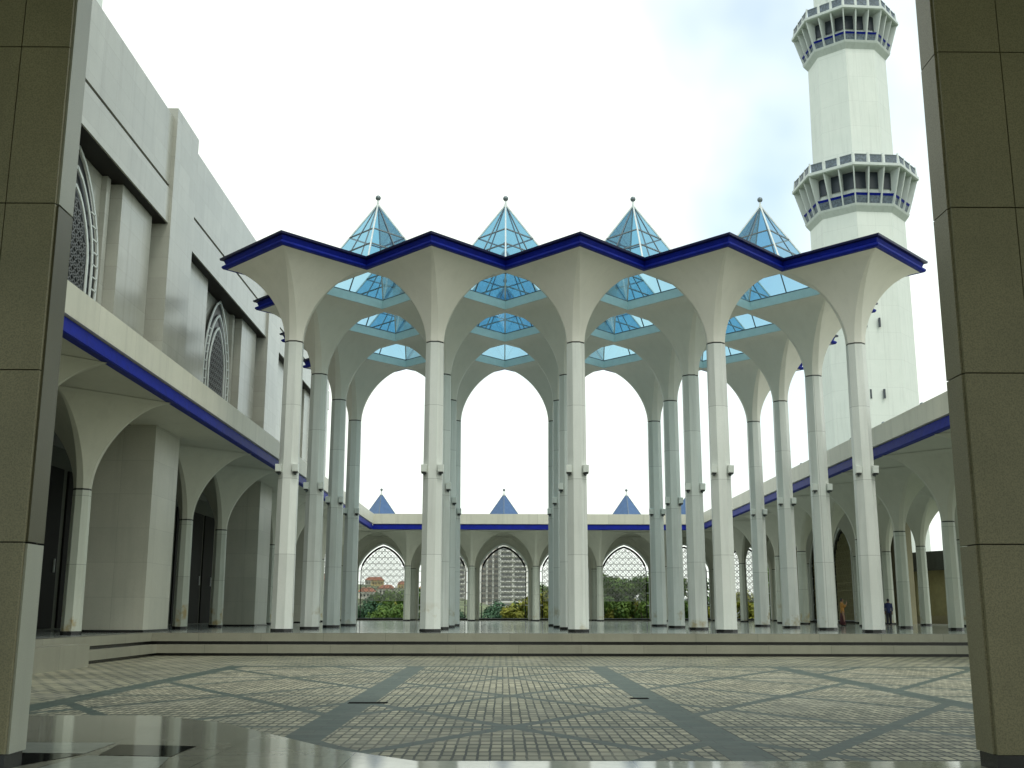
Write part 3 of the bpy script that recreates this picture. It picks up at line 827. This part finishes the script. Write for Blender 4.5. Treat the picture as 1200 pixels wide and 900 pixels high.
spots = [ # x, y, kind, scale, where
 (1.05, 13.2, 0, 1.02, 'behind the arch right of centre, left half'), (1.75, 13.4, 1, .92, 'behind the arch right of centre, low in the middle'), (2.2, 13.0, 0, .98, 'behind the arch right of centre, right half'),
 (1.4, 13.9, 0, .98, 'behind the arch right of centre, second row left'), (1.95, 14.1, 0, .98, 'behind the arch right of centre, second row right'),
 (3.0, 13.4, 0, 1.0, 'behind the second arch right of centre'), (3.8, 13.2, 1, 1.0, 'behind the third arch right of centre'), (4.9, 13.5, 0, 1.1, 'behind the right back corner'),
 (.05, 13.0, 1, .98, 'behind the right edge of the central arch'), (.45, 13.9, 0, .9, 'behind the arch just right of the centre one'),
 (-.55, 14.6, 2, .82, 'low behind the central arch'), (-1.05, 14.8, 2, .62, 'low left in the central arch'), (-.2, 15.5, 2, .80, 'low right in the central arch'),
 (-1.6, 14.6, 2, .75, 'behind the arch left of centre'), (-2.3, 14.4, 0, .86, 'low right in the left arch'), (-2.8, 14.8, 0, .84, 'low middle in the left arch'),
 (-3.3, 14.9, 2, .86, 'low left in the left arch'), (-2.9, 18.5, 1, .95, 'yellowing above the green ones in the left arch'), (-3.9, 15.2, 0, .8, 'beyond the left back corner'),
 (8.4, 12.5, 0, 1.05, 'outside the right gallery near its far end'), (5.9, 13.0, 2, 1.0, 'outside the right gallery beyond the olive wall')]
for x, y, k, s, wh in spots:
    o = protos[k] if not used[k] else copy_tree(protos[k]); used[k] = True
    s *= 1.16; place(o, x, y, GZ, random.uniform(0, 6.28)); o.scale = (s, s, s)
    tag(o, '%s %s' % (kindn[k], wh), 'tree', 'trees beyond the galleries')
# hills
def hill(x0, x1, y, h, seed, name='hill'):
    rnd = random.Random(seed); m = MB(); n = 40; rings = []
    ph = [rnd.uniform(0, 6) for _ in range(4)]
    for r in range(7):
        t = r/6; row = []
        for i in range(n+1):
            u = i/n; x = x0+(x1-x0)*u
            hh = h*math.sin(math.pi*u)**.6*(.7+.2*math.sin(u*7+ph[0])+.1*math.sin(u*19+ph[1]))*math.sin(math.pi*t)**.8
            row.append((x, y-30+60*t, GZ+hh+.2*math.sin(u*41+r+ph[2])*math.sin(math.pi*t)))
        rings.append(row)
    vs = [p for r in rings for p in r]; fs = []
    for r in range(6):
        for i in range(n): fs.append((r*(n+1)+i, r*(n+1)+i+1, (r+1)*(n+1)+i+1, (r+1)*(n+1)+i))
    m.add(vs, fs, True); return struct(m.build(name, 'hill'))
hill(-160, 10, 190, 5.8, 3); hill(-60, 120, 240, 4.5, 5)
# houses on the slope seen in the left arch
M['housew'] = plain('house_wall', (.55, .52, .46), .7); M['houser'] = plain('house_roof', (.32, .12, .07), .7); M['housey'] = plain('house_wall_ochre', (.55, .42, .2), .7)
def make_house(wm, rm):
    root = empty('house', (0,0,0), 'x', 'house')
    m = MB(); m.box(-1,1,-.7,.7,0,.95); m.build('wall', wm, root)
    m = MB(); m.add([(-1.1,-.8,.95),(1.1,-.8,.95),(1.1,.8,.95),(-1.1,.8,.95),(-.6,0,1.5),(.6,0,1.5)], [(0,1,5,4),(1,2,5),(2,3,4,5),(3,0,4),(3,2,1,0)]); m.build('roof', rm, root)
    for x in (-.65,-.2,.25,.7):
        w = MB(); w.box(x-.1,x+.1,-.712,-.70,.35,.7); w.build('window', 'winglass', root)
    return root
def hz(x, y):
    i = (x+34)/36; t = (y-45)/60
    return GZ + 3.3*max(0, math.sin(math.pi*min(1, max(0, i))))**.6*max(0, math.sin(math.pi*min(1, max(0, t))))**.8
m = MB(); vs = []; fs = []
for r_ in range(13):
    for i in range(37):
        x, y = -34+i, 45+5*r_; vs.append((x, y, hz(x, y)))
for r_ in range(12):
    for i in range(36): fs.append((r_*37+i, r_*37+i+1, (r_+1)*37+i+1, (r_+1)*37+i))
m.add(vs, fs, True); struct(m.build('hillside', 'slope'))
hs = [make_house('housew','houser'), make_house('housey','houser')]
hp = [(-11.5,62,0,'white walled house with rust roof, leftmost in the left arch'),(-9.3,70,1,'ochre house with red roof, highest on the slope in the left arch'),(-7.6,60,0,'white walled house in the middle of the left arch'),
      (-13.8,74,0,'white house with red roof half hidden by the left canopy columns'),(-5.2,66,1,'ochre house at the right side of the left arch'),(-6.9,82,0,'small white house farthest up the slope')]
hp += [(-10.6,58,1,'low ochre house at the foot of the slope, left of the arch middle'),(-8.4,57,0,'low white house at the foot of the slope, right of the arch middle'),(-12.4,66,1,'ochre house between the two leftmost white houses'),(-10.4,76,0,'white house up the slope above the ochre ones'),(-8.2,78,1,'ochre house near the top of the slope')]
hu = [False, False]
for x, y, k, lb in hp:
    o = hs[k] if not hu[k] else copy_tree(hs[k]); hu[k] = True
    place(o, x, y, hz(x, y)-.05, .2*(k-.5)); o.scale = (.45, .45, .45); tag(o, lb, 'house', 'houses on the far slope')
# apartment towers
M['apt'] = plain('apartment_render', (.78, .76, .72), .7, var=.08); M['aptb'] = plain('apartment_brown', (.46, .41, .36), .7, var=.1); M['aptw'] = plain('apartment_window_band', (.20, .20, .21), .4)
def tower(x, y, W, D, H, style, label, nfl):
    r = (x, y, GZ); root = empty('apartment_tower', r, label, 'building', 'far apartment towers')
    m = MB(); m.box(x-W/2, x+W/2, y-D/2, y+D/2, GZ, GZ+H); m.build('wall', 'apt' if style else 'aptb', root, r)
    fh = H/nfl; k_ = 0
    for f in range(nfl):
        m = MB(); z = GZ+f*fh
        if style:
            for (a, b_) in ((-.46, -.08), (.02, .44)):
                m.box(x+a*W, x+b_*W, y-D/2-.03, y-D/2-.003, z+.28*fh, z+.78*fh)
            m.build('window_row', 'aptw', root, r)
            s = MB(); s.box(x-.48*W, x+.47*W, y-D/2-.30, y-D/2-.003, z+.02*fh, z+.22*fh); s.build('balcony', 'apt', root, r)
        else:
            for q in range(5):
                a = x - W/2 + W*(q+.25)/5
                m.box(a, a+W*.11, y-D/2-.03, y-D/2-.003, z+.25*fh, z+.8*fh)
            m.build('window_row', 'aptw', root, r)
    if not style:
        s = MB()
        for q in range(6): s.box(x-W/2+W*q/5-.10, x-W/2+W*q/5+.10, y-D/2-.25, y-D/2-.003, GZ, GZ+H+.2)
        s.build('vertical_fins', 'apt', root, r)
    c = MB(); c.box(x-.25*W, x+.05*W, y-.2*D, y+.3*D, GZ+H, GZ+H+.9); c.build('roof_house', 'aptb', root, r)
    return root
tower(.62, 110, 2.9, 3, 8.9, True, 'far apartment tower with white balconies in the central arch', 17)
tower(-2.6, 114, 3.3, 3, 8.3, False, 'far apartment tower with brown vertical strips in the central arch', 16)
tower(-6.0, 112, 3.0, 3, 7.0, True, 'far apartment tower in the arch left of centre', 14)
# low kerb at the outer edge of the back gallery
k = MB(); k.box(-4.6, 4.6, 10.15*SY, 10.25*SY, 0, .03); o = k.build('boundary_kerb', 'dirty', None, (0, 11, 0)); tag(o, 'low stone kerb along the foot of the back arch screens', 'kerb')

# ------------------------------------------------------------------ two visitors
def skin_body(name, joints, edges, radii, mat, parent):
    """joints in metres, relative to parent"""
    me = bpy.data.meshes.new(name); me.from_pydata(joints, edges, [])
    ob = bpy.data.objects.new(name, me); col.objects.link(ob)
    sk = ob.modifiers.new('s', 'SKIN'); sk.use_smooth_shade = True
    for v, r in zip(me.skin_vertices[0].data, radii): v.radius = (r, r) if not isinstance(r, tuple) else r
    me.skin_vertices[0].data[0].use_root = True
    ss = ob.modifiers.new('d', 'SUBSURF'); ss.levels = 2; ss.render_levels = 2
    dg = bpy.context.evaluated_depsgraph_get(); dg.update()
    m2 = bpy.data.meshes.new_from_object(ob.evaluated_get(dg))
    bpy.data.objects.remove(ob); m2.materials.clear(); m2.materials.append(mat); m2.name = name
    for p in m2.polygons: p.use_smooth = True
    o = bpy.data.objects.new(name, m2); col.objects.link(o); o.parent = parent
    return o
skinm = plain('skin', (.30, .17, .10), .5, var=.05)
hair = plain('black_hair', (.012, .01, .01), .4)
def loft(name, secs, mat, parent, n=16):
    """secs: (cx, cy, z, rx, ry) metres"""
    m = MB(); m.ring([[((cx+rx*math.cos(6.2832*i/n))/U, (cy+ry*math.sin(6.2832*i/n))/U, z/U) for i in range(n)] for cx, cy, z, rx, ry in secs], True, True, True)
    return m.build(name, mat, parent)
def person(loc, heading, pose, shirt, legs, label, skirt=False):
    root = empty('person', loc, label, 'person')
    root.rotation_euler = (0, 0, heading)
    # facing -Y in local space
    J = [(0,0,.93),(0,0,1.12),(0,.01,1.33),(0,.01,1.43),(0,-.01,1.53),(0,-.01,1.62)]
    R = [(.13,.10),(.115,.09),(.135,.09),.055,.078,.075]
    E = [(0,1),(1,2),(2,3),(3,4),(4,5)]
    for s in (-1, 1):
        b = len(J); st = .06*s*pose[0]
        J += [(s*.085,0,.88),(s*.09,-.03+st,.50),(s*.095,.02+st*1.6,.10),(s*.10,-.10+st*1.6,.035)]
        R += [.095,.065,.042,.032]; E += [(0,b),(b,b+1),(b+1,b+2),(b+2,b+3)]
    for s in (-1, 1):
        b = len(J)
        if pose[1] and s == pose[1]:
            pts_ = [(s*.17,.01,1.37),(s*.23,-.08,1.14),(s*.14,-.25,1.38),(s*.09,-.28,1.47)]
        elif pose[1]:
            pts_ = [(s*.17,.01,1.37),(s*.21,-.10,1.15),(s*.10,-.27,1.33),(s*.04,-.29,1.44)]
        else:
            pts_ = [(s*.17,.01,1.37),(s*.215,.01,1.10),(s*.22,-.05,.86),(s*.22,-.07,.78)]
        J += pts_; R += [.055,.042,.030,.028]; E += [(2,b),(b,b+1),(b+1,b+2),(b+2,b+3)]
        hb = b+3; base = Vector(pts_[3]); d = (Vector(pts_[3])-Vector(pts_[2])).normalized(); side = Vector((1,0,0))
        for f in range(4):
            k = len(J); q = base + side*(f-1.5)*.018 + d*.05; J += [tuple(q), tuple(q + d*.04 + Vector((0,.012,0)))]; R += [.0085,.0075]; E += [(hb,k),(k,k+1)]
        k = len(J); J.append(tuple(base + Vector((-s*.035,-.01,0)) + d*.02)); R.append(.010); E.append((hb,k))
    body = skin_body('body', J, E, R, skinm, root)
    # hair, face
    m = MB(); m.sphere((0,.018/U,1.60/U), .094/U, 14, 10, 1.18); m.build('hair', hair, root)
    m = MB(); m.sphere((0,-.030/U,1.575/U), .074/U, 12, 8, 1.25); m.sphere((0,-.105/U,1.565/U), .014/U, 8, 6); f = m.build('face', skinm, root)
    for s in (-1,1):
        e = MB(); e.sphere((s*.028/U,-.098/U,1.60/U), .010/U, 6, 5); e.build('eye', hair, f)
    loft('shirt', [(0,0,.80,.165,.125),(0,0,.98,.15,.115),(0,0,1.12,.145,.108),(0,.005,1.30,.175,.12),(0,.01,1.41,.15,.09),(0,.01,1.455,.07,.065)], shirt, root)
    for s in (-1,1):
        b = 14+0
        j0 = len(E)
    # sleeves follow the upper arms
    idx = [i for i, p in enumerate(J) if abs(abs(p[0])-.17) < 1e-6 and abs(p[2]-1.37) < 1e-6]
    for i in idx:
        a, c, w = Vector(J[i]), Vector(J[i+1]), Vector(J[i+2])
        m = MB(); ends = [a + (a-c)*.12, c, c.lerp(w, .75)]
        for p0, p1, r0, r1 in ((ends[0], ends[1], .072, .058), (ends[1], ends[2], .058, .045)):
            t = (p1-p0).normalized(); x = t.orthogonal().normalized(); y = t.cross(x)
            m.ring([[(p0+(x*math.cos(g_)+y*math.sin(g_))*r0)/U for g_ in [6.2832*q/10 for q in range(10)]], [(p1+(x*math.cos(g_)+y*math.sin(g_))*r1)/U for g_ in [6.2832*q/10 for q in range(10)]]], True, True, True)
        m.build('sleeve', shirt, root)
    if skirt:
        loft('skirt', [(0,.02,.07,.21,.20),(0,.01,.45,.175,.155),(0,0,.82,.155,.12),(0,0,.95,.13,.10)], legs, root)
    else:
        for i in (6, 10):
            a, c, w = Vector(J[i]), Vector(J[i+1]), Vector(J[i+2]); m = MB(); rs = []
            for p0, r0 in ((a+Vector((0,0,.06)), .105), (a.lerp(c,.5), .098), (c, .082), (c.lerp(w,.5), .075), (w, .068)):
                rs.append([((p0.x+r0*math.cos(6.2832*q/12))/U, (p0.y+r0*math.sin(6.2832*q/12))/U, p0.z/U) for q in range(12)])
            m.ring(rs, True, True, True); m.build('trouser_leg', legs, root)
    for i in (8, 12):
        p = Vector(J[i]); m = MB(); m.sphere((p.x/U, (p.y-.06)/U, .04/U), .062/U, 10, 6, .6); m.v = [(x, (y-(p.y-.06)/U)*1.9+(p.y-.06)/U, z) for x, y, z in m.v]; m.build('shoe', hair, root)
    return root
person((3.06, 4.15, 0), math.radians(60), (1, 1), plain('orange_shirt', (.42, .20, .04), .8), plain('maroon_skirt', (.07, .018, .022), .8),
       'person in orange top and long dark skirt raising hands to the face', True)
person((3.60, 4.30, 0), math.radians(160), (1, 0), plain('navy_shirt', (.025, .035, .12), .8), plain('dark_trousers', (.02, .02, .03), .8),
       'person in navy shirt and dark trousers standing between right gallery columns')

# ------------------------------------------------------------------ camera
cam_x, cam_D, cam_h, F, PT, YW, RL = -.5097, 7.5453, .1317, 1278.27, .2065, .0077, .0018
def ray(u, v):
    X3, Z3 = (u-600)/F, (450-v)/F
    c, s = math.cos(RL), math.sin(RL); X = c*X3-s*Z3; Z2 = s*X3+c*Z3
    c, s = math.cos(PT), math.sin(PT); Y = c-s*Z2; Z = s+c*Z2
    c, s = math.cos(YW), math.sin(YW); return Vector((c*X+s*Y, -s*X+c*Y, Z))
fw = ray(600, 450); rt_ = (ray(601, 450)-fw).normalized(); up_ = (ray(600, 449)-fw).normalized()
cd = bpy.data.cameras.new('camera'); co = bpy.data.objects.new('camera', cd); col.objects.link(co)
mt = Matrix((rt_, up_, -fw.normalized())).transposed().to_4x4()
mt.translation = Vector((cam_x, -cam_D, cam_h))*U
co.matrix_world = mt
cd.sensor_width = 36; cd.lens = F/1200*36; cd.clip_start = .1; cd.clip_end = 20000
scene.camera = co

# ------------------------------------------------------------------ light
EL, AZ = math.radians(58), math.radians(150)       # azimuth clockwise from +Y: behind the viewer's right shoulder
sd = bpy.data.lights.new('sun', 'SUN'); sd.energy = .55; sd.angle = math.radians(14); sd.color = (1, .97, .9)
so = bpy.data.objects.new('sun', sd); col.objects.link(so)
dirv = Vector((math.sin(AZ)*math.cos(EL), math.cos(AZ)*math.cos(EL), math.sin(EL)))
so.rotation_euler = dirv.to_track_quat('Z', 'Y').to_euler()
W = bpy.data.worlds.new('World'); scene.world = W; W.use_nodes = True
nt = W.node_tree; bg = nt.nodes['Background']; bg.inputs[1].default_value = .1
sky = nt.nodes.new('ShaderNodeTexSky'); sky.sky_type = 'NISHITA'; sky.sun_disc = False
sky.sun_elevation = EL; sky.sun_rotation = AZ; sky.altitude = 50; sky.dust_density = 3
tc = nt.nodes.new('ShaderNodeTexCoord')
nz = nt.nodes.new('ShaderNodeTexNoise'); nz.inputs['Scale'].default_value = 1.6; nz.inputs['Detail'].default_value = 5; nz.inputs['Roughness'].default_value = .5
nt.links.new(tc.outputs['Generated'], nz.inputs['Vector'])
dp = nt.nodes.new('ShaderNodeVectorMath'); dp.operation = 'DOT_PRODUCT'
nt.links.new(tc.outputs['Generated'], dp.inputs[0]); dp.inputs[1].default_value = Vector((.17, .86, .48)).normalized()
glow = ramp(nt, dp.outputs['Value'], [(.90, 0.), (1.0, 1.)])
cf = math_(nt, 'SUBTRACT', nz.outputs['Fac'], math_(nt, 'MULTIPLY', glow, .21))
cl = ramp(nt, cf, [(.36, .30), (.50, 1.)])
skyb = mixc(nt, 1., sky.outputs[0], (1.6, 1.9, 1.9), 'MULTIPLY')
white = ramp(nt, nz.outputs['Fac'], [(.3, .93), (.7, 1.0)])
wc = mixc(nt, 1., (8.9, 9.6, 8.8), white, 'MULTIPLY')
cc = mixc(nt, cl, skyb, wc)
nt.links.new(cc, bg.inputs[0])
scene.view_settings.view_transform = 'Standard'; scene.view_settings.look = 'None'
scene.view_settings.exposure = .55; scene.view_settings.gamma = 1
